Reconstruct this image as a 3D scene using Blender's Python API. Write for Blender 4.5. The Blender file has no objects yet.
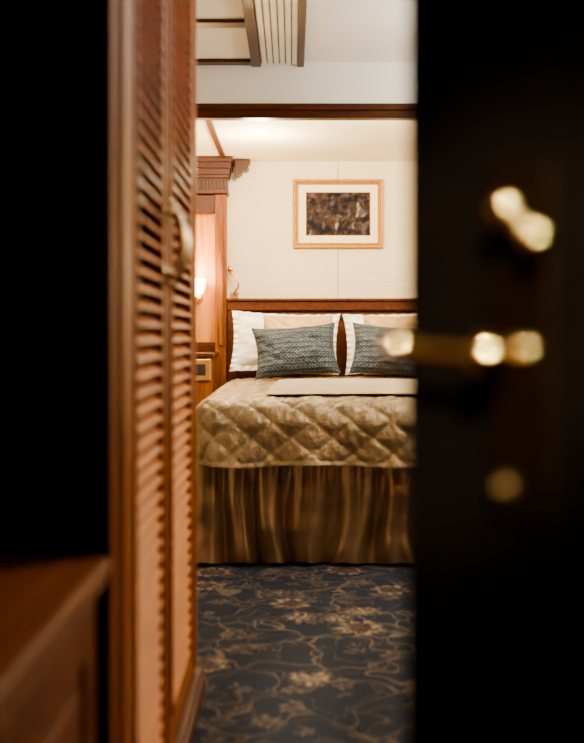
import bpy, math, random
from mathutils import Vector, Matrix, noise
random.seed(4)
COL = bpy.context.scene.collection

# ---------------------------------------------------------------- materials
def nt(name):
    m = bpy.data.materials.new(name); m.use_nodes = True
    t = m.node_tree; b = t.nodes["Principled BSDF"]
    return m, t, b
def L(t, a, b): t.links.new(a, b)
def mth(t, op, a, b=None, c=None):
    n = t.nodes.new("ShaderNodeMath"); n.operation = op
    for i, v in enumerate((a, b, c)):
        if v is None: continue
        if isinstance(v, (int, float)): n.inputs[i].default_value = v
        else: L(t, v, n.inputs[i])
    return n.outputs[0]
def ramp(t, fac, stops):
    r = t.nodes.new("ShaderNodeValToRGB")
    e = r.color_ramp.elements
    while len(e) > 1: e.remove(e[-1])
    e[0].position = stops[0][0]; e[0].color = (*stops[0][1], 1)
    for p, c in stops[1:]:
        k = e.new(p); k.color = (*c, 1)
    L(t, fac, r.inputs[0]); return r.outputs[0]
def mix(t, fac, a, b):
    n = t.nodes.new("ShaderNodeMix"); n.data_type = 'RGBA'
    for s, v in ((n.inputs[0], fac), (n.inputs[6], a), (n.inputs[7], b)):
        if isinstance(v, (int, float)): s.default_value = v
        elif isinstance(v, tuple): s.default_value = (*v, 1)
        else: L(t, v, s)
    return n.outputs[2]
def coords(t, scale=(1, 1, 1), kind="Object"):
    c = t.nodes.new("ShaderNodeTexCoord"); m = t.nodes.new("ShaderNodeMapping")
    m.inputs["Scale"].default_value = scale
    L(t, c.outputs[kind], m.inputs[0]); return m.outputs[0]
def noi(t, vec, scale, detail=4, dist=0.0):
    n = t.nodes.new("ShaderNodeTexNoise"); n.inputs["Scale"].default_value = scale
    n.inputs["Detail"].default_value = detail; n.inputs["Distortion"].default_value = dist
    L(t, vec, n.inputs["Vector"]); return n.outputs[0]
def bump(t, b, h, strength=0.2, dist=0.01):
    n = t.nodes.new("ShaderNodeBump"); n.inputs["Strength"].default_value = strength
    n.inputs["Distance"].default_value = dist
    L(t, h, n.inputs["Height"]); L(t, n.outputs[0], b.inputs["Normal"])

def plain(name, col, rough=.6, metal=0., var=.12, sc=20, bmp=0.05, spec=.5):
    m, t, b = nt(name)
    v = coords(t); f = noi(t, v, sc)
    c2 = tuple(x * (1 - var * 2) for x in col)
    L(t, ramp(t, f, [(.3, c2), (.7, col)]), b.inputs["Base Color"])
    b.inputs["Roughness"].default_value = rough; b.inputs["Metallic"].default_value = metal
    b.inputs["Specular IOR Level"].default_value = spec
    if bmp: bump(t, b, f, bmp, .005)
    return m
def wood(name, dark, light, rough=.3, axis='z', spec=.5):
    m, t, b = nt(name)
    s = {'x': (1.5, 22, 22), 'y': (22, 1.5, 22), 'z': (22, 22, 1.5)}[axis]
    v = coords(t, s); f = noi(t, v, 2.2, 6, .6)
    L(t, ramp(t, f, [(.25, dark), (.5, tuple((a + c) / 2 for a, c in zip(dark, light))), (.75, light)]), b.inputs["Base Color"])
    b.inputs["Roughness"].default_value = rough
    b.inputs["Specular IOR Level"].default_value = spec
    bump(t, b, f, .08, .003)
    return m

M = {}
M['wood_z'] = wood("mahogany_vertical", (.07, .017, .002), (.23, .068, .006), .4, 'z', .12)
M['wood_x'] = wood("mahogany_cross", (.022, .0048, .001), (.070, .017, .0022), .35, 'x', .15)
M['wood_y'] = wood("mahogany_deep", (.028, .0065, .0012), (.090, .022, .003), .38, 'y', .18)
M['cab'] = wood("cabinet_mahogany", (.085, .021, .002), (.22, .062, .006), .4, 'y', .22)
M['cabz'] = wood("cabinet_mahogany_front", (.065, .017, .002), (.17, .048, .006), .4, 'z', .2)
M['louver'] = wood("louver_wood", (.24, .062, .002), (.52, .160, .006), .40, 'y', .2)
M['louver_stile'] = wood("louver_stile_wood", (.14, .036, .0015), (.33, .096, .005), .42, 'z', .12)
M['dark'] = plain("painted_shade_dark_wood", (.004, .003, .002), .7, spec=.1)  # near-black colour stands in for shade on the wardrobe side
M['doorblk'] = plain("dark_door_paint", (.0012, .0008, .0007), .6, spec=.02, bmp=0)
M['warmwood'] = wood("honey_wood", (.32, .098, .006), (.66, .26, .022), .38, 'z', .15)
M['brass'] = plain("brass", (.95, .66, .26), .07, 1., .03, bmp=0)
M['brass_soft'] = plain("satin_brass", (.85, .52, .16), .30, 1., .05, bmp=0)
M['bronze'] = plain("aged_bronze", (.66, .54, .38), .26, 1., .15, bmp=0)
M['plate'] = plain("dark_bronze_plate", (.008, .004, .002), .6, 1., .15, bmp=0)
M['keym'] = plain("darkened_brass", (.07, .045, .02), .55, 1., .1, bmp=0)
M['gold'] = plain("gilt_frame", (.46, .19, .006), .42, .35, .15, 60, .1, .2)
M['mat'] = plain("picture_mat_cream", (.78, .67, .44), .8, 0, .03)
M['white'] = plain("white_cotton", (.90, .88, .85), .85, 0, .03, 8, .2)
M['beige'] = plain("beige_satin", (.52, .30, .09), .45, .1, .1, 8, .2)
M['ceil'] = plain("ceiling_paint", (.86, .85, .83), .7, 0, .02, 3, 0)
M['ceil2'] = plain("alcove_ceiling_paint", (.93, .82, .60), .7, 0, .02, 3, 0)
M['vent'] = plain("white_vent_enamel", (.80, .79, .76), .4, 0, .02, bmp=0)
M['black'] = plain("black_plastic", (.01, .01, .01), .4, bmp=0)
M['matt'] = plain("mattress_ticking", (.5, .42, .32), .8)

# wallpaper with fine horizontal weave and narrow seams
m, t, b = nt("wallpaper_weave")
v = coords(t, (6, 6, 240)); f = noi(t, v, 1.0, 3)
v2 = coords(t, (1, 1, 1)); sx = t.nodes.new("ShaderNodeSeparateXYZ"); L(t, v2, sx.inputs[0])
base = ramp(t, f, [(.3, (.60, .485, .325)), (.7, (.72, .60, .42))])
a = mth(t, 'ABSOLUTE', mth(t, 'SUBTRACT', mth(t, 'FLOORED_MODULO', mth(t, 'ADD', sx.outputs[0], .90), 1.2), .6))
seam = mth(t, 'LESS_THAN', a, .003)
L(t, mix(t, seam, base, (.28, .21, .13)), b.inputs["Base Color"])
b.inputs["Roughness"].default_value = .75
bump(t, b, f, .15, .004); M['wallpaper'] = m

# satin
def satin(name, d, l, rough, metal, sheen=.3, bs=.25, bsc=35):
    m, t, b = nt(name)
    f = noi(t, coords(t), 9, 5, .5)
    L(t, ramp(t, f, [(.3, d), (.7, l)]), b.inputs["Base Color"])
    b.inputs["Roughness"].default_value = rough; b.inputs["Metallic"].default_value = metal
    b.inputs["Sheen Weight"].default_value = sheen
    bump(t, b, noi(t, coords(t), bsc, 4, 1.5), bs, .008)
    return m
M['quilt'] = satin("taupe_gold_quilted_satin", (.135, .096, .050), (.33, .245, .135), .37, .48, .03, .65, 34)
M['skirt'] = satin("bronze_satin", (.20, .128, .070), (.33, .22, .130), .34, .72, 0, .10, 8)
M['throw'] = satin("pale_satin", (.38, .31, .21), (.50, .41, .285), .45, .2, .1, .3, 12)

# cushion pattern: rows of small scales
m, t, b = nt("slate_patterned_fabric")
v = coords(t, (1, 1, 1)); s = t.nodes.new("ShaderNodeSeparateXYZ"); L(t, v, s.inputs[0])
row = mth(t, 'DIVIDE', s.outputs[2], .030)
rf = mth(t, 'SUBTRACT', mth(t, 'FRACT', row), .5)
off = mth(t, 'MULTIPLY', mth(t, 'FLOORED_MODULO', mth(t, 'FLOOR', row), 2.), .5)
cf = mth(t, 'SUBTRACT', mth(t, 'FRACT', mth(t, 'ADD', mth(t, 'DIVIDE', s.outputs[0], .022), off)), .5)
rad = mth(t, 'SQRT', mth(t, 'ADD', mth(t, 'MULTIPLY', mth(t, 'MULTIPLY', rf, rf), 1.6), mth(t, 'MULTIPLY', cf, cf)))
rad = mth(t, 'ADD', rad, mth(t, 'MULTIPLY', mth(t, 'SUBTRACT', noi(t, v, 60, 2), .5), .7))
c = ramp(t, rad, [(.0, (.010, .016, .025)), (.22, (.012, .020, .031)), (.32, (.072, .090, .115)), (.40, (.085, .105, .130)), (.48, (.010, .017, .028)), (1., (.008, .013, .022))])
L(t, c, b.inputs["Base Color"]); b.inputs["Roughness"].default_value = .65
b.inputs["Specular IOR Level"].default_value = .3
bump(t, b, rad, .4, .004); M['cushion'] = m

# carpet
m, t, b = nt("floral_carpet")
v = coords(t, (1, 1, 0))
wn = t.nodes.new("ShaderNodeTexNoise"); wn.inputs["Scale"].default_value = 15; wn.inputs["Detail"].default_value = 4; L(t, v, wn.inputs["Vector"])
wv = t.nodes.new("ShaderNodeVectorMath"); wv.operation = 'MULTIPLY_ADD'
L(t, wn.outputs["Color"], wv.inputs[0]); wv.inputs[1].default_value = (.085, .085, 0); L(t, v, wv.inputs[2])
vw = wv.outputs[0]
def flower(scale, R, amp, n, seedoff, rnd=.55):
    mp = t.nodes.new("ShaderNodeMapping"); mp.inputs["Location"].default_value = (seedoff, seedoff * .7, 0); L(t, vw, mp.inputs[0])
    vo = t.nodes.new("ShaderNodeTexVoronoi"); vo.inputs["Scale"].default_value = scale
    vo.inputs["Randomness"].default_value = rnd; L(t, mp.outputs[0], vo.inputs["Vector"])
    d = t.nodes.new("ShaderNodeVectorMath"); d.operation = 'SUBTRACT'
    L(t, mp.outputs[0], d.inputs[0]); L(t, vo.outputs["Position"], d.inputs[1])
    s = t.nodes.new("ShaderNodeSeparateXYZ"); L(t, d.outputs[0], s.inputs[0])
    ang = mth(t, 'ARCTAN2', s.outputs[1], s.outputs[0])
    ln = t.nodes.new("ShaderNodeVectorMath"); ln.operation = 'LENGTH'; L(t, d.outputs[0], ln.inputs[0])
    pet = mth(t, 'ABSOLUTE', mth(t, 'SINE', mth(t, 'MULTIPLY', ang, n / 2)))
    edge = mth(t, 'ADD', R, mth(t, 'MULTIPLY', pet, amp))
    return mth(t, 'DIVIDE', ln.outputs[1], edge), pet, vo
navy = ramp(t, noi(t, v, 90, 3), [(.3, (.010, .013, .023)), (.7, (.024, .029, .046))])
def vines(scale, dist, wid, off):
    nv = t.nodes.new("ShaderNodeTexNoise"); nv.inputs["Scale"].default_value = 6; nv.inputs["Detail"].default_value = 1; L(t, v, nv.inputs["Vector"])
    ad = t.nodes.new("ShaderNodeVectorMath"); ad.operation = 'MULTIPLY_ADD'
    L(t, nv.outputs["Color"], ad.inputs[0]); ad.inputs[1].default_value = (dist, dist, 0); L(t, v, ad.inputs[2])
    mp = t.nodes.new("ShaderNodeMapping"); mp.inputs["Location"].default_value = (off, off, 0); L(t, ad.outputs[0], mp.inputs[0])
    ve = t.nodes.new("ShaderNodeTexVoronoi"); ve.feature = 'DISTANCE_TO_EDGE'; ve.inputs["Scale"].default_value = scale
    L(t, mp.outputs[0], ve.inputs["Vector"])
    return mth(t, 'LESS_THAN', ve.outputs["Distance"], wid)
brk = ramp(t, noi(t, v, 45, 3), [(.42, (.25, .25, .25)), (.58, (1, 1, 1))])
c1 = mix(t, mth(t, 'MULTIPLY', vines(4.5, .34, .014, 0), .65), navy, (.150, .115, .085))
c1 = mix(t, mth(t, 'MULTIPLY', vines(8.0, .38, .020, 5), .4), c1, (.12, .095, .075))
rl, pl, vl = flower(10., .012, .026, 5, 8.4, 1.0)
leaf = mth(t, 'LESS_THAN', rl, 1.0)
lcol = ramp(t, rl, [(0, (.04, .035, .03)), (.45, (.06, .05, .04)), (.75, (.165, .125, .095)), (1, (.12, .09, .068))])
c2 = mix(t, mth(t, 'MULTIPLY', leaf, mth(t, 'MULTIPLY', brk, .65)), c1, lcol)
rn, pet, vo1 = flower(4.1, .066, .026, 9, 3.1, .75)
fl = mth(t, 'LESS_THAN', rn, 1.0)
fcol = ramp(t, rn, [(0, (.02, .015, .012)), (.14, (.22, .155, .11)), (.24, (.02, .018, .02)), (.34, (.13, .074, .048)), (.54, (.08, .046, .032)), (.62, (.02, .018, .02)), (.72, (.26, .195, .14)), (.84, (.28, .215, .155)), (.90, (.04, .033, .03)), (1., (.17, .125, .09))])
petl = mth(t, 'LESS_THAN', pet, .28)
fcol = mix(t, mth(t, 'MULTIPLY', petl, .85), fcol, (.014, .016, .025))
L(t, mix(t, mth(t, 'MULTIPLY', fl, brk), c2, fcol), b.inputs["Base Color"])
b.inputs["Roughness"].default_value = .95; b.inputs["Specular IOR Level"].default_value = .05
bump(t, b, noi(t, v, 400, 2), .4, .004); M['carpet'] = m

# painting
m, t, b = nt("painting_canvas")
v = coords(t, (1, 1, 1)); f = noi(t, v, 12, 6, 1.2); g = noi(t, v, 22, 4, .5)
c = ramp(t, f, [(.38, (.003, .002, .003)), (.50, (.012, .008, .008)), (.57, (.06, .032, .018)), (.61, (.010, .009, .012)), (.69, (.30, .24, .19))])
c2 = ramp(t, g, [(.48, (.006, .006, .011)), (.58, (.07, .032, .018)), (.64, (.09, .09, .13))])
L(t, mix(t, .4, c, c2), b.inputs["Base Color"]); b.inputs["Roughness"].default_value = .7
b.inputs["Specular IOR Level"].default_value = .08
M['painting'] = m
# lamp glass
m, t, b = nt("glowing_lamp_glass")
b.inputs["Base Color"].default_value = (1, .8, .5, 1); b.inputs["Emission Color"].default_value = (1, .62, .26, 1)
b.inputs["Emission Strength"].default_value = 24; M['glow'] = m

# ---------------------------------------------------------------- helpers
def empty(name, loc, label, cat, rotz=0):
    o = bpy.data.objects.new(name, None); o.location = loc; o.rotation_euler[2] = rotz
    o.empty_display_size = .1; COL.objects.link(o)
    o["label"] = label; o["category"] = cat
    return o
def mk(name, verts, faces, mat, loc=(0, 0, 0), parent=None, smooth=False, label=None, cat=None, bevel=0, local=False, mats=None, midx=None):
    me = bpy.data.meshes.new(name); me.from_pydata([tuple(v) for v in verts], [], faces); me.update()
    import bmesh
    bm = bmesh.new(); bm.from_mesh(me); bmesh.ops.recalc_face_normals(bm, faces=bm.faces); bm.to_mesh(me); bm.free()
    for mm in (mats or [mat]): me.materials.append(M[mm])
    if midx:
        for p, i in zip(me.polygons, midx): p.material_index = i
    if smooth:
        for p in me.polygons: p.use_smooth = True
    o = bpy.data.objects.new(name, me); o.location = loc; COL.objects.link(o)
    if parent:
        o.parent = parent
        if not local: o.location = Vector(loc) - parent.location
    if label: o["label"] = label
    if cat: o["category"] = cat
    if bevel:
        md = o.modifiers.new("bevel", 'BEVEL'); md.width = bevel; md.segments = 2; md.limit_method = 'ANGLE'
    return o
BF = [(0, 1, 3, 2), (4, 6, 7, 5), (0, 4, 5, 1), (2, 3, 7, 6), (0, 2, 6, 4), (1, 5, 7, 3)]
def bv(x0, x1, y0, y1, z0, z1):
    return [Vector((x, y, z)) for x in (x0, x1) for y in (y0, y1) for z in (z0, z1)]
class Acc:
    def __init__(s): s.v = []; s.f = []; s.m = []
    def add(s, v, f, mi=0):
        o = len(s.v); s.v += [Vector(x) for x in v]; s.f += [tuple(i + o for i in q) for q in f]; s.m += [mi] * len(f)
        return s
    def box(s, x0, x1, y0, y1, z0, z1, mi=0, M4=None):
        v = bv(x0, x1, y0, y1, z0, z1)
        if M4: v = [M4 @ p for p in v]
        return s.add(v, BF, mi)
    def loft(s, rings, mi=0, caps=True, closed=True):
        n = len(rings[0]); v = [p for r in rings for p in r]; f = []
        for i in range(len(rings) - 1):
            for j in range(n if closed else n - 1):
                k = (j + 1) % n
                f.append((i * n + j, i * n + k, (i + 1) * n + k, (i + 1) * n + j))
        if caps and closed:
            f.append(tuple(range(n))); f.append(tuple(range((len(rings) - 1) * n, len(rings) * n)))
        return s.add(v, f, mi)
    def tube(s, pts, r, n=12, mi=0):
        pts = [Vector(p) for p in pts]; rings = []
        rr = r if isinstance(r, (list, tuple)) else [r] * len(pts)
        up = None
        for i, p in enumerate(pts):
            d = (pts[min(i + 1, len(pts) - 1)] - pts[max(i - 1, 0)]).normalized()
            if up is None: up = d.orthogonal().normalized()
            a = (up - d * up.dot(d)).normalized(); up = a; c = d.cross(a)
            rings.append([p + (a * math.cos(2 * math.pi * k / n) + c * math.sin(2 * math.pi * k / n)) * rr[i] for k in range(n)])
        return s.loft(rings, mi)
    def ball(s, c, r, n=32, m=24, mi=0):
        c = Vector(c); rings = []
        for i in range(m + 1):
            q = -math.pi / 2 + math.pi * (i + .02) / (m + .04); rings.append([c + Vector((r * math.cos(q) * math.cos(2 * math.pi * k / n), r * math.cos(q) * math.sin(2 * math.pi * k / n), r * math.sin(q))) for k in range(n)])
        return s.loft(rings, mi)
    def obj(s, name, mat, origin=(0, 0, 0), **k):
        o = Vector(origin)
        return mk(name, [p - o for p in s.v], s.f, mat, loc=origin, midx=(s.m if k.get('mats') else None), **k)
def box(name, x0, x1, y0, y1, z0, z1, mat, **k):
    c = Vector(((x0 + x1) / 2, (y0 + y1) / 2, z0))
    return Acc().box(x0, x1, y0, y1, z0, z1).obj(name, mat, origin=c, **k)
def st(name, x0, x1, y0, y1, z0, z1, mat, label, cat, **k):
    o = box(name, x0, x1, y0, y1, z0, z1, mat, **k); o["kind"] = "structure"; o["label"] = label; o["category"] = cat; return o

# ---------------------------------------------------------------- room shell
st("floor", -.92, 2.1, -1.3, 6.6, -.1, 0, 'carpet', "dark navy carpet with beige floral vine pattern", "floor")
st("wall_back", -.92, 2.1, 6.5, 6.6, 0, 2.4, 'wallpaper', "cream woven wallpaper wall behind the bed", "wall")
st("wall_left", -.92, -.82, -1.3, 6.5, 0, 2.4, 'wallpaper', "cream wallpapered side wall", "wall")
st("wall_right", 2.0, 2.1, -1.3, 6.5, 0, 2.4, 'wallpaper', "cream wallpapered side wall", "wall")
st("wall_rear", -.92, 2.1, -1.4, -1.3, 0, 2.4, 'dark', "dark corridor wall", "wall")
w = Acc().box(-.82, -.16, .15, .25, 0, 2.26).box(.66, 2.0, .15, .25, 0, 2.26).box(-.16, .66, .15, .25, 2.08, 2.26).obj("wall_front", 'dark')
w["kind"] = "structure"; w["label"] = "dark wall around the cabin doorway"; w["category"] = "wall"
st("ceiling", -.92, 2.1, -1.3, 4.9, 2.26, 2.4, 'ceil', "off-white painted ceiling panel", "ceiling")
st("ceiling.001", -.82, 2.0, 4.93, 6.5, 2.055, 2.1, 'ceil2', "lower cream ceiling over the bed alcove", "ceiling")
st("wall_bulkhead", -.82, 2.0, 4.9, 4.93, 2.05, 2.26, 'ceil', "off-white bulkhead above the wooden beam", "wall")
a = Acc().box(-.82, 2.0, 4.895, 4.96, 1.995, 2.055).box(-.82, 2.0, 4.88, 4.96, 2.03, 2.062)
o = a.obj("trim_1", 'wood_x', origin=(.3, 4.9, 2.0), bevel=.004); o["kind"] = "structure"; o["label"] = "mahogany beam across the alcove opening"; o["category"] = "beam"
o = st("trim_2", -.435, -.405, 4.96, 6.28, 2.037, 2.055, 'wood_y', "mahogany strip along the alcove ceiling", "trim", bevel=.003)
st("trim_3", -.82, -.15, 4.22, 4.30, 2.244, 2.26, 'wood_x', "dark wooden ceiling strip", "trim", bevel=.004)
st("trim_4", -.82, -.15, 4.83, 4.90, 2.244, 2.26, 'wood_x', "dark wooden ceiling strip beside the bulkhead", "trim", bevel=.004)

# ceiling vent
vent = empty("ceiling_vent", (-.06, 3.9, 2.26), "white slatted ceiling air vent between dark wooden strips", "air vent")
a = Acc().box(-.192, -.147, 2.9, 4.89, 2.234, 2.26).obj("side_rail", 'wood_x', origin=(-.165, 3.9, 2.24), parent=vent, bevel=.003, label="dark mahogany side rail")
a = Acc().box(.027, .057, 2.9, 4.89, 2.234, 2.26).obj("side_rail", 'wood_x', origin=(.037, 3.9, 2.24), parent=vent, bevel=.003, label="dark mahogany side rail")
box("backing", -.145, .025, 2.9, 4.88, 2.25, 2.259, 'black', parent=vent)
a = Acc()
for i in range(6):
    x = -.138 + i * .0285; Mx = Matrix.Translation((x + .008, 3.9, 2.243)) @ Matrix.Rotation(math.radians(12), 4, 'Y')
    a.box(-.0105, .0105, -.99, .97, -.002, .002, M4=Mx)
a.obj("vent_slats", 'vent', origin=(-.06, 3.9, 2.24), parent=vent, label="white slats")

# ---------------------------------------------------------------- wardrobe
WX = -.257
wd = empty("wardrobe", (-.53, 2.15, 0), "tall mahogany wardrobe with two louvered doors", "wardrobe")
a = Acc()
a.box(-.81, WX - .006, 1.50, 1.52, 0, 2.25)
a.obj("side_panel", 'dark', origin=(-.53, 1.51, 0), parent=wd, label="side panel with its shade painted near-black")
a = Acc()
a.box(-.81, WX - .03, 2.77, 2.79, .08, 2.25).box(-.81, -.79, 1.52, 2.77, .08, 2.25).box(-.79, WX - .03, 1.52, 2.77, 2.2, 2.25).box(-.79, WX - .03, 1.52, 2.77, .08, .1)
a.obj("carcass", 'wood_z', origin=(-.53, 2.15, 0), parent=wd)
box("light_leak_blocker", -.35, -.34, 1.52, 2.77, .1, 2.2, 'dark', parent=wd)  # added dark sheet that stops light leaking through the louvers
a = Acc()
a.box(WX - .03, WX - .004, 1.50, 1.545, .08, 2.25).box(WX - .03, WX - .003, 2.665, 2.77, .08, 2.25).box(WX - .03, WX - .004, 1.545, 2.665, 2.1, 2.25)
a.box(WX - .012, WX + .000, 2.70, 2.715, .08, 2.25).box(WX - .012, WX + .001, 2.745, 2.77, .08, 2.25)
a.obj("face_frame", 'louver_stile', origin=(WX, 2.15, 0), parent=wd, bevel=.003)
a = Acc().box(-.81, -.242, 1.50, 2.79, 0, .07).box(-.81, -.235, 1.50, 2.795, 0, .05).obj("plinth", 'wood_y', origin=(-.53, 2.15, 0), parent=wd, bevel=.004)

def louver_door(y0, y1, hy, s0, s1):
    a = Acc(); z0, z1 = .09, 2.09; xb = WX - .024
    a.box(xb, WX, y0, s0, z0, z1, 1).box(xb, WX, s1, y1, z0, z1, 1)
    a.box(WX - .002, WX + .004, y0 + .004, y0 + .018, z0, z1, 1).box(WX - .002, WX + .005, s0 - .014, s0, z0 + .07, z1 - .07, 1).box(WX - .002, WX + .005, s1, s1 + .012, z0 + .07, z1 - .07, 1)
    a.box(xb, WX, s0, s1, z0, z0 + .08, 1).box(xb, WX, s0, s1, z1 - .08, z1, 1)
    p = .0300; z = z0 + .095
    while z < z1 - .09:
        Mx = Matrix.Translation((WX - .011, (s0 + s1) / 2, z)) @ Matrix.Rotation(math.radians(36), 4, 'Y')
        h = (s1 - s0) / 2 + .002
        prof = [(-.018, 0), (-.016, .0030), (.0165, .0032), (.0195, 0), (.0165, -.0032), (-.016, -.0030)]
        a.loft([[Mx @ Vector((px, yy, pz)) for px, pz in prof] for yy in (-h, h)], 0)
        z += p
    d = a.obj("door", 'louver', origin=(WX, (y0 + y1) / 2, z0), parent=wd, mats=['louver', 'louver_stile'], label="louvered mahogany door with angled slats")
    h = Acc(); zc = 1.152
    for dz in (.062, -.062):
        h.tube([(WX, hy, zc + dz), (WX + .006, hy, zc + dz)], [.018, .013], 16)
        h.tube([(WX + .004, hy, zc + dz), (WX + .020, hy, zc + dz)], [.006, .007], 10)
    pts = []; rad = []
    for i in range(25):
        u = -1 + 2 * i / 24
        pts.append((WX + .017 + .022 * math.cos(u * math.pi / 2) - .008 * max(0, abs(u) - .8) / .2, hy + .014 * math.sin(u * math.pi), zc + .080 * u))
        rad.append(.0045 + .0050 * math.cos(u * math.pi / 2) ** 2)
    h.tube(pts, rad, 12)
    for u in (-1, 1): h.tube([(WX + .008, hy, zc + .076 * u), (WX + .012, hy, zc + .082 * u), (WX + .012, hy, zc + .090 * u)], [.008, .009, .003], 10)
    hd = h.obj("handle", 'bronze', origin=(WX, hy, zc), smooth=True, label="curved antique bronze pull handle")
    hd.parent = d; hd.location = Vector((WX, hy, zc)) - Vector((WX, (y0 + y1) / 2, z0))
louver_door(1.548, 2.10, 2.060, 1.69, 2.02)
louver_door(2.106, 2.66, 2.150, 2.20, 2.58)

# ---------------------------------------------------------------- low cabinet
cb = empty("low_cabinet", (-.54, 1.0, 0), "reddish wooden low cabinet beside the wardrobe", "cabinet")
a = Acc().box(-.81, -.262, .45, 1.495, .620, .648).box(-.81, -.268, .45, 1.495, .606, .620)
a.obj("cabinet_top", 'cab', origin=(-.54, 1.0, .6), parent=cb, bevel=.006)
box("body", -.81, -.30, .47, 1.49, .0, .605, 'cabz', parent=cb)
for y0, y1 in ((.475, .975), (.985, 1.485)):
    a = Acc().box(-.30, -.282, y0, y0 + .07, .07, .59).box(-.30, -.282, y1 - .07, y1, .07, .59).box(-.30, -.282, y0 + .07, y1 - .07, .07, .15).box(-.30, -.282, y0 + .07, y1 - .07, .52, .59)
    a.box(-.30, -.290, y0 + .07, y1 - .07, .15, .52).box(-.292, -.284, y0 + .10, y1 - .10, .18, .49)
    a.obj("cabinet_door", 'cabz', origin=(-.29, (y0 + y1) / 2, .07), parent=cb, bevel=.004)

# ---------------------------------------------------------------- bed
BX0, BX1, BY0, BY1 = -.40, .98, 4.32, 6.36
bed = empty("bed", (.29, 5.3, 0), "double bed with mahogany headboard and pleated bronze satin skirt", "bed")
box("base", BX0 + .05, BX1 - .05, BY0 + .08, BY1, .03, .40, 'dark', parent=bed)
box("mattress", BX0 + .03, BX1 - .03, BY0 + .05, BY1 - .02, .41, .645, 'matt', parent=bed, bevel=.04)
hb = Acc()
hb.box(BX0, BX1, 6.385, 6.44, .02, 1.12)
hb.box(BX0, BX1 + .005, 6.36, 6.45, 1.115, 1.178).box(BX0 - .002, BX1 + .015, 6.345, 6.46, 1.172, 1.190)
hb.box(BX0, BX0 + .06, 6.37, 6.44, .02, 1.12).box(BX1 - .06, BX1, 6.37, 6.44, .02, 1.12)
hb.box(BX0 + .06, BX1 - .06, 6.372, 6.39, 1.06, 1.10)
hb.obj("headboard", 'wood_y', origin=(.29, 6.4, 0), parent=bed, bevel=.006)
# skirt
path = []
def seg(a, b, n):
    for i in range(n): path.append(Vector(a).lerp(Vector(b), i / n))
seg((BX0, 6.34), (BX0, BY0), 340); seg((BX0, BY0), (BX1, BY0), 460); seg((BX1, BY0), (BX1, 6.34), 300); path.append(Vector((BX1, 6.34)))
cum = [0]
for i in range(1, len(path)): cum.append(cum[-1] + (path[i] - path[i - 1]).length)
rows = 36; V = []
for i, p in enumerate(path):
    tn = (path[min(i + 3, len(path) - 1)] - path[max(i - 3, 0)]).normalized(); nrm = Vector((tn.y, -tn.x))
    if nrm.dot(p - Vector((.29, 5.4))) < 0: nrm = -nrm
    s = cum[i]; near = 1 if p.y < 5.8 else .25
    w1 = s / .165 + .9 * noise.noise(Vector((s * 2.3, 0, 0)))
    for r in range(rows + 1):
        tt = r / rows
        sway = .50 * noise.noise(Vector((s * 3, tt * 1.5, 9)))
        ph = 2 * math.pi * (w1 + sway * tt)
        fold = math.sin(ph) + .26 * math.sin(2 * ph + .9 + 1.0 * tt)
        fine = math.sin(s / .034 * 2 * math.pi + 4 * noise.noise(Vector((s * 6, 5, 0))))
        amp = (.008 + .030 * tt ** .6) * (1 + .6 * noise.noise(Vector((s * 4, 2, 0))))
        d = amp * fold + .0022 * (1 - tt) ** 2 * fine + .016 * tt + .016 * tt * noise.noise(Vector((s * 8, tt * 3.5, 3))) + .014 * noise.noise(Vector((s * 5, tt * 5, 12)))
        q = p + nrm * d * near
        V.append((q.x, q.y, .485 - tt * (.470 - .008 * math.sin(ph))))
F = []
n = rows + 1
for i in range(len(path) - 1):
    for r in range(rows): F.append((i * n + r, (i + 1) * n + r, (i + 1) * n + r + 1, i * n + r + 1))
o = mk("bed_skirt", [Vector(v) - Vector((.29, 5.3, 0)) for v in V], F, 'skirt', loc=(.29, 5.3, 0), parent=bed, smooth=True, label="pleated bronze-brown satin bed skirt")

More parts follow.
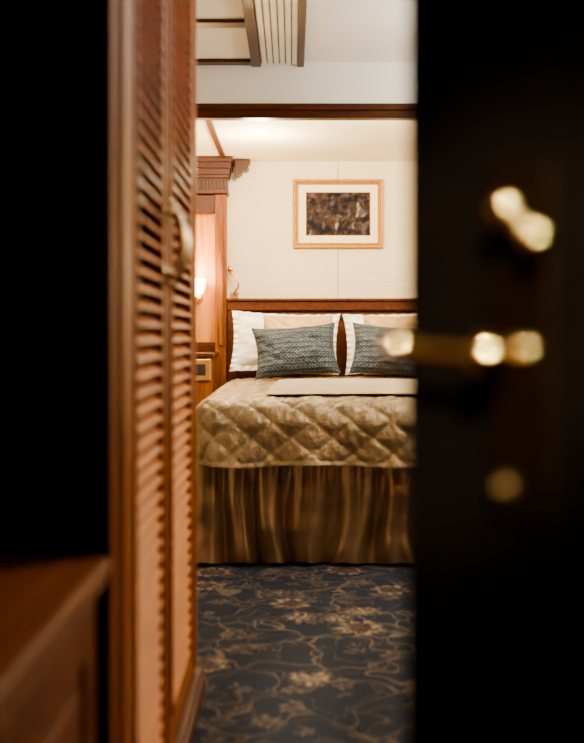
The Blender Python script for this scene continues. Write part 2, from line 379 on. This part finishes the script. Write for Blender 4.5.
# quilted bedspread
r = .105; ZT = .685; drop = .145; Lm = math.pi * r / 2 + drop
ox0, ox1, oy0, oy1 = BX0 - .03, BX1 + .03, BY0 - .070, 6.28
cx0, cx1, cy0 = ox0 + r, ox1 - r, oy0 + r
st_ = .0075
ss = [cx0 - Lm + i * st_ for i in range(int((cx1 - cx0 + 2 * Lm) / st_) + 2)]
ts = [cy0 - Lm + i * st_ for i in range(int((oy1 - cy0 + Lm) / st_) + 1)]
def top_dome(x, y): return .022 * max(0, 1 - ((x - .29) / .75) ** 2) * min(1, max(0, (y - cy0 + .1) / .5))
V = []
for tt in ts:
    for s in ss:
        dx = s - cx0 if s < cx0 else (s - cx1 if s > cx1 else 0); dy = tt - cy0 if tt < cy0 else 0
        Lr = min(max(abs(dx), abs(dy)), Lm); dl = math.hypot(dx, dy)
        nx, ny = (dx / dl, dy / dl) if dl > 1e-6 else (0, 0)
        bx, by = min(max(s, cx0), cx1), max(tt, cy0)
        ws = .010 * noise.noise(Vector((s * 5, tt * 5, 7)))
        q1 = (s + ws) / .165 + tt / .130; q2 = (s + ws) / .165 - tt / .130
        puff = min(1, (abs(math.sin(math.pi * q1)) * abs(math.sin(math.pi * q2))) ** .34 * 1.08)
        wr = abs(noise.noise(Vector((s * 24, tt * 14, 1)))); wr2 = noise.noise(Vector((s * 45, tt * 30, 4)))
        dsp = .0170 * puff - .011 * wr * puff + .003 * wr2
        if Lr < math.pi * r / 2:
            th = Lr / r; h = r * math.sin(th); vz = -r * (1 - math.cos(th)); nh, nz = math.sin(th), math.cos(th)
        else:
            k = Lr - math.pi * r / 2; al = (s if dy else tt)
            fl_ = (.10 + .14 * math.sin(al * 15 + 2 * noise.noise(Vector((al * 2, 0, 0))))) if dy else (.03 if tt > 5.6 else .08)
            h = r + k * fl_; vz = -r - k; nh, nz = 1, 0
            if k > drop - .014: dsp = .016
        edge_z = .005 * math.sin((s + tt) * 11) * (Lr / Lm) ** 3
        V.append((bx + nx * h + nx * nh * dsp, by + ny * h + ny * nh * dsp, ZT - .006 + vz + nz * dsp + edge_z + top_dome(s, tt)))
nn = len(ss); F = []
for j in range(len(ts) - 1):
    for i in range(nn - 1): F.append((j * nn + i, j * nn + i + 1, (j + 1) * nn + i + 1, (j + 1) * nn + i))
o = mk("bedspread", [Vector(v) - Vector((.29, 5.3, .66)) for v in V], F, 'quilt', loc=(.29, 5.3, .66), smooth=True,
       label="diamond-quilted gold satin bedspread draped over the bed", cat="bedspread")

# folded pale throw lying on bedspread
V = []; nx_, ny_ = 110, 90; F = []
X0, X1, Y0, Y1 = -.11, 1.0, 4.45, 5.60
for side in (0, 1):
    for j in range(ny_ + 1):
        for i in range(nx_ + 1):
            u, v = i / nx_, j / ny_
            x = X0 + (X1 - X0) * u + .05 * (v - .2) * (1 - u); y = Y0 + (Y1 - Y0) * v
            e = min(1, min(u, 1 - u, v, 1 - v) / .02); e = math.sqrt(1 - (1 - e) ** 2)
            zc = ZT + .0195 + top_dome(x, y)
            wob = .004 * noise.noise(Vector((x * 4, y * 5, 0))) + .003 * noise.noise(Vector((x * 12, y * 9, 2)))
            z = zc + wob * e + (.004 * e if side == 0 else -.003 * e)
            V.append((x + .014 * noise.noise(Vector((y * 4, 1, 0))), y + .02 * noise.noise(Vector((x * 4, 2, 0))), z))
N1 = (nx_ + 1) * (ny_ + 1)
for k in (0, 1):
    for j in range(ny_):
        for i in range(nx_):
            q = [k * N1 + j * (nx_ + 1) + i, k * N1 + j * (nx_ + 1) + i + 1, k * N1 + (j + 1) * (nx_ + 1) + i + 1, k * N1 + (j + 1) * (nx_ + 1) + i]
            F.append(tuple(q if k == 0 else q[::-1]))
o = mk("folded_throw", [Vector(v) - Vector((.45, 5.0, ZT)) for v in V], F, 'throw', loc=(.45, 5.0, ZT), smooth=True, label="smooth pale gold satin throw folded flat on the bedspread", cat="throw")

# pillows
def pillow(name, cx, cy, zb, w, h, tk, mat, tilt, label, cat, flange=0., seed=0, yaw=0, roll=0, pinch=.07):
    n = 64; V = []; F = []
    for side in (1, -1):
        for j in range(n + 1):
            for i in range(n + 1):
                u = -1 + 2 * i / n; v = -1 + 2 * j / n
                fu = 1 + flange * 2 / w; fv = 1 + flange * 2 / h
                uu, vv = u * fu, v * fv
                body = max(0, 1 - abs(uu) ** 2.6) * max(0, 1 - abs(vv) ** 2.6) if abs(uu) < 1 and abs(vv) < 1 else 0
                tck = tk / 2 * body ** .55
                x = w / 2 * uu * (1 - pinch * (1 - v * v) * abs(u)); z = h / 2 * vv * (1 - pinch * 1.3 * (1 - u * u) * abs(v))
                wr = noise.noise(Vector((u * 2.2 + seed, v * 2.2, side))) * .020 * body ** .3 + noise.noise(Vector((u * 6 + seed, v * 6, side * 3))) * .008 * body ** .3
                ruf = 0
                if flange and (abs(uu) > .97 or abs(vv) > .97):
                    k = max(abs(uu) - .97, abs(vv) - .97, 0) / (.03 + flange * 2 / h)
                    q = (u if abs(vv) >= abs(uu) else v)
                    ruf = .011 * math.sin(q * 30 + seed + 3 * noise.noise(Vector((q * 3, seed, 0)))) * min(1, k * 1.4)
                V.append(Vector((x, side * (-1) * (tck + .0015) + wr * (-side) + ruf, z + h / 2)))
    N1 = (n + 1) ** 2
    for k in (0, 1):
        for j in range(n):
            for i in range(n):
                q = [k * N1 + j * (n + 1) + i, k * N1 + j * (n + 1) + i + 1, k * N1 + (j + 1) * (n + 1) + i + 1, k * N1 + (j + 1) * (n + 1) + i]
                F.append(tuple(q if k == 0 else q[::-1]))
    for i in range(n):
        for a, b_ in ((i, i + 1), (n * (n + 1) + i, n * (n + 1) + i + 1), (i * (n + 1), (i + 1) * (n + 1)), (i * (n + 1) + n, (i + 1) * (n + 1) + n)):
            F.append((a, b_, b_ + N1, a + N1))
    o = mk(name, V, F, mat, loc=(cx, cy, zb), smooth=True, label=label, cat=cat)
    o.rotation_euler = (math.radians(-tilt), math.radians(roll), math.radians(yaw))
    return o
ZB = ZT + .045
gp = "white pillows against the headboard"
for i, cx in enumerate((-.048, .646)):
    o = pillow("pillow", cx, 6.20, ZB + .040, .585, .30, .13, 'white', 9, "white cotton pillow with ruffled edge leaning on the headboard", "pillow", flange=.036, seed=i * 7, roll=(2, -2)[i], pinch=.06)
    o["group"] = gp
for i, cx in enumerate((.035, .625)):
    o = pillow("satin_pillow", cx, 6.03, ZB, .41, .355, .12, 'beige', 9, "beige gold satin pillow behind a patterned cushion", "pillow", seed=20 + i * 5, pinch=.03)
    o["group"] = "beige satin pillows"
for i, (cx, ro, ya) in enumerate(((.035, -4, 4), (.560, 4, -4))):
    o = pillow("cushion", cx, 5.80, ZB, .485, .31, .15, 'cushion', 20, "slate blue cushion with woven scale pattern", "cushion", seed=40 + i * 5, roll=ro, yaw=ya, pinch=.10)
    o["group"] = "slate blue cushions on the bed"

# ---------------------------------------------------------------- framed picture
fx, fz = .290, .97 + (334 - 213.5) * 6.47 / 1032; fw, fh = .567, .434
pic = empty("framed_picture", (fx, 6.499, fz - fh / 2), "painting in a gold frame with cream mat", "picture")
def rectloft(prof, w, h, y):
    rings = []
    for ins, dep in prof:
        a_, b_ = w / 2 - ins, h / 2 - ins
        rings.append([Vector((sx * a_, y - dep, sz * b_)) for sx, sz in ((-1, -1), (1, -1), (1, 1), (-1, 1))])
    return rings
a = Acc(); a.loft(rectloft([(0, .0), (0, .018), (.006, .028), (.014, .026), (.024, .016), (.030, .018), (.034, .014), (.034, 0)], fw, fh, 0), caps=False)
o = a.obj("frame", 'gold'); o.parent = pic; o.location = (0, 0, fh / 2)
a = Acc(); a.loft(rectloft([(.030, .001), (.030, .008), (.082, .008), (.082, .005)], fw, fh, 0), caps=False)
o = a.obj("mat_board", 'mat'); o.parent = pic; o.location = (0, 0, fh / 2)
a = Acc().box(-fw / 2 + .080, fw / 2 - .080, -.006, -.002, -fh / 2 + .080, fh / 2 - .080)
o = a.obj("painting", 'painting'); o.parent = pic; o.location = (0, 0, fh / 2)
a = Acc(); a.loft(rectloft([(.079, .004), (.079, .010), (.083, .010), (.083, .004)], fw, fh, 0), caps=False)
o = a.obj("inner_fillet", 'gold'); o.parent = pic; o.location = (0, 0, fh / 2)

# ---------------------------------------------------------------- wood tower beside the bed
tw = empty("wall_panelling", (-.61, 6.4, 0), "mahogany bedside wall panelling with fluted cornice", "wall panelling")
a = Acc().box(-.81, -.407, 6.44, 6.49, 0.0, 1.83)
a.obj("back_panel", 'warmwood', origin=(-.61, 6.46, 0), parent=tw, label="honey-coloured recessed panel")
for x0, x1 in ((-.475, -.405), (-.81, -.74)):
    a = Acc().box(x0, x1, 6.36, 6.44, 0, 1.83)
    a.box(x0 + .02, x1 - .02, 6.350, 6.362, .9, 1.76)
    a.obj("stile", 'wood_z', origin=((x0 + x1) / 2, 6.4, 0), parent=tw, bevel=.003)
for z0, z1 in ((1.72, 1.83), (.86, .92)):
    Acc().box(-.74, -.475, 6.385, 6.44, z0, z1).obj("rail", 'wood_x', origin=(-.61, 6.4, z0), parent=tw, bevel=.003)
a = Acc()
for (z0, z1, pr) in ((1.835, 1.855, .02), (1.855, 1.93, .008), (1.93, 1.95, .025), (1.95, 1.985, .04), (1.985, 2.02, .06), (2.02, 2.052, .08)):
    a.box(-.81, -.402 + pr * .5, 6.36 - pr, 6.49, z0, z1)
for k in range(18): a.box(-.80 + k * .0225, -.788 + k * .0225, 6.340, 6.362, 1.862, 1.924)
a.obj("cornice", 'wood_x', origin=(-.61, 6.4, 1.84), parent=tw, bevel=.002)
pr = [(-.355, 2.052), (-.262, 2.052), (-.262, 2.03), (-.275, 2.02), (-.268, 2.0), (-.285, 1.985), (-.305, 1.985), (-.315, 1.965), (-.335, 1.95), (-.350, 1.95), (-.352, 1.93), (-.355, 1.93)]
a = Acc().loft([[Vector((x, y, z)) for x, z in pr] for y in (6.38, 6.49)])
a.obj("scroll_bracket", 'wood_x', origin=(-.33, 6.44, 1.95), parent=tw, bevel=.003)

# nightstand
ns = empty("nightstand", (-.62, 6.15, 0), "mahogany nightstand with brass-faced drawer", "nightstand")
box("body", -.81, -.460, 5.98, 6.33, 0, .835, 'wood_z', parent=ns)
box("stand_top", -.815, -.450, 5.955, 6.34, .835, .86, 'wood_x', parent=ns, bevel=.005)
dr = Acc().box(-.80, -.470, 5.965, 5.98, .70, .825).obj("drawer", 'brass_soft', origin=(-.63, 5.97, .70), parent=ns, bevel=.004, label="brass-faced drawer")
o = Acc().box(-.575, -.50, 5.958, 5.966, .73, .795).obj("inset_panel", 'black', origin=(-.54, 5.96, .73), label="dark inset panel")
o.parent = dr; o.location = Vector((-.54, 5.96, .73)) - Vector((-.63, 5.97, .70))

# wall sconce
SX = -.59
sc = empty("wall_sconce", (SX, 6.43, 1.2), "glowing glass wall lamp on the panelling", "lamp")
a = Acc(); a.tube([(SX, 6.44, 1.19), (SX, 6.425, 1.19)], [.035, .028], 20).tube([(SX, 6.43, 1.19), (SX, 6.38, 1.17), (SX, 6.35, 1.19), (SX, 6.35, 1.21)], [.007] * 4, 10)
a.obj("arm", 'brass_soft', origin=(SX, 6.43, 1.19), parent=sc, smooth=True)
a = Acc(); rings = []
for z, rr in ((1.205, .018), (1.215, .035), (1.24, .048), (1.28, .056), (1.31, .060)):
    rings.append([Vector((SX + rr * (1 + .05 * math.cos(8 * k * math.pi / 16)) * math.cos(k * math.pi / 16), 6.35 + rr * (1 + .05 * math.cos(8 * k * math.pi / 16)) * math.sin(k * math.pi / 16), z)) for k in range(32)])
a.loft(rings, caps=False)
a.obj("lamp_shade", 'glow', origin=(SX, 6.35, 1.2), parent=sc, smooth=True, label="fluted frosted glass shade")

# reading light
rl_ = empty("reading_light", (-.365, 6.49, 1.2), "small brass gooseneck reading light on the wall", "lamp")
a = Acc().box(-.385, -.335, 6.485, 6.499, 1.195, 1.235)
a.obj("switch_plate", 'brass_soft', origin=(-.36, 6.49, 1.195), parent=rl_, bevel=.003)
a = Acc(); pts = [(-.36, 6.487, 1.22)]
for i in range(15):
    u = i / 14; pts.append((-.36 + .028 * math.sin(u * 4.4), 6.45 - .03 * math.sin(u * 3), 1.23 + .13 * u))
a.tube(pts, .0055, 10)
a.obj("gooseneck_arm", 'brass_soft', origin=(-.36, 6.47, 1.2), parent=rl_, smooth=True)
a = Acc().tube([pts[-1], (pts[-1][0], 6.44, 1.385), (pts[-1][0] + .002, 6.42, 1.365)], [.008, .014, .018], 14)
a.obj("lamp_head", 'brass_soft', origin=pts[-1], parent=rl_, smooth=True)

# ---------------------------------------------------------------- entry door with lever handle
ed = empty("entry_door", (.632, .256, 0), "dark cabin door standing ajar with brass lever handle", "door", rotz=math.radians(135))
W = .77
a = Acc().box(.0, W, -.042, 0, .01, 2.04)
for z0, z1 in ((.15, .75), (1.15, 1.9)):
    a.loft([[Vector((x, y, z)) for x, z in ((.14 + i, z0 + i), (W - .14 - i, z0 + i), (W - .14 - i, z1 - i), (.14 + i, z1 - i))] for i, y in ((0, 0), (.006, .008), (.02, .008), (.03, .002))])
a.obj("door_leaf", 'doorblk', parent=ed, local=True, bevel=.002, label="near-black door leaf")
hx = W - .106
a = Acc().box(hx - .026, hx + .026, 0, .005, .835, 1.09)
a.obj("escutcheon", 'plate', parent=ed, local=True, bevel=.004, label="dark bronze escutcheon plate")
a = Acc(); zl = .957
a.tube([(hx, .004, zl), (hx, .008, zl)], [.014, .009], 24)
a.tube([(hx, .008, zl), (hx, .045, zl)], .0070, 16)
pts = [(hx - .012, .045, zl + .001)] + [(hx - .006 + .082 * u, .045 + .004 * math.sin(u * 3), zl + .004 * u ** 2) for u in (0, .15, .3, .5, .7, .85, .95, 1)]
a.tube(pts, [.006, .0080, .0068, .0058, .0050, .0050, .006, .007, .005], 18)
a.ball((hx - .002, .047, zl), .0140).ball((hx + .075, .046, zl + .004), .0150)  # balls added to the lever to catch bright glints
a.obj("lever_handle", 'brass', parent=ed, local=True, smooth=True, label="polished brass lever")
a = Acc()
a.tube([(hx - .010, .004, 1.042), (hx - .016, .030, 1.042)], .005, 14); a.ball((hx - .009, .034, 1.055), .0125).ball((hx - .029, .030, 1.034), .0105)
a.tube([(hx - .009, .034, 1.055), (hx - .029, .030, 1.034)], .0035, 12)
a.obj("thumb_turn", 'brass', parent=ed, local=True, smooth=True)
a = Acc(); a.tube([(hx + .010, .004, .862), (hx + .010, .014, .862)], [.010, .006], 16).ball((hx + .010, .014, .862), .005)
a.obj("key_cylinder", 'keym', parent=ed, local=True, smooth=True)

# ---------------------------------------------------------------- lights
def area(name, loc, size, power, col, rot=(0, 0, 0), sy=None):
    l = bpy.data.lights.new(name, 'AREA'); l.energy = power; l.color = col; l.size = size
    if sy: l.shape = 'RECTANGLE'; l.size_y = sy
    o = bpy.data.objects.new(name, l); o.location = loc; o.rotation_euler = rot; COL.objects.link(o); return o
def point(name, loc, power, col, r=.04):
    l = bpy.data.lights.new(name, 'POINT'); l.energy = power; l.color = col; l.shadow_soft_size = r
    o = bpy.data.objects.new(name, l); o.location = loc; COL.objects.link(o); return o
WARM = (1, .62, .21)
area("ceiling_fill_light", (1.30, 3.9, 1.75), .35, 64, (1, .93, .82), rot=(math.pi, 0, 0))  # added fill without a fixture, brightens the ceiling
point("side_fill_light", (1.45, 3.65, 1.95), 27, (1, .84, .60), .06)  # added hidden fill for ceiling and bulkhead, grazes the skirt folds
area("louver_fill_light", (.75, 2.3, 2.24), .22, 27, WARM)  # added out-of-view fill that lights the wardrobe louvers
area("alcove_cove_light", (.3, 5.0, 2.02), 2.2, 74, (1, .84, .55), rot=(math.radians(68), 0, 0), sy=.04)
point("sconce_bulb", (SX, 6.29, 1.36), 30, (1, .64, .26), .03)
point("alcove_fill_light", (-.18, 5.6, 1.86), 44, (1, .82, .50), .06)  # added bare fill, strengthens the glow on the alcove's left
point("bedside_lamp", (1.25, 6.2, 1.4), 16, (1, .77, .48), .05)
l = bpy.data.lights.new("handle_glint_light", 'SPOT'); l.energy = 1250; l.color = (1, .78, .44); l.shadow_soft_size = .04  # added unseen spot, aimed at the door handle for glints
l.spot_size = math.radians(11); l.spot_blend = .5
o = bpy.data.objects.new("handle_glint_light", l); o.location = (.05, -.75, 1.75); COL.objects.link(o)
o.rotation_euler = (Vector((.120, .72, .995)) - Vector(o.location)).to_track_quat('-Z', 'Y').to_euler()

w = bpy.data.worlds.new("world"); bpy.context.scene.world = w; w.use_nodes = True
w.node_tree.nodes["Background"].inputs[0].default_value = (.02, .015, .01, 1)
w.node_tree.nodes["Background"].inputs[1].default_value = .3

# ---------------------------------------------------------------- camera
cd = bpy.data.cameras.new("camera"); cam = bpy.data.objects.new("camera", cd); COL.objects.link(cam)
cam.location = (0, 0, .97); cam.rotation_euler = (math.radians(90), 0, 0)
cd.lens = 50; cd.sensor_width = 36; cd.shift_y = -37.5 / 743; cd.clip_start = .02
cd.dof.use_dof = True; cd.dof.focus_distance = 5.7; cd.dof.aperture_fstop = 2.1
bpy.context.scene.camera = cam
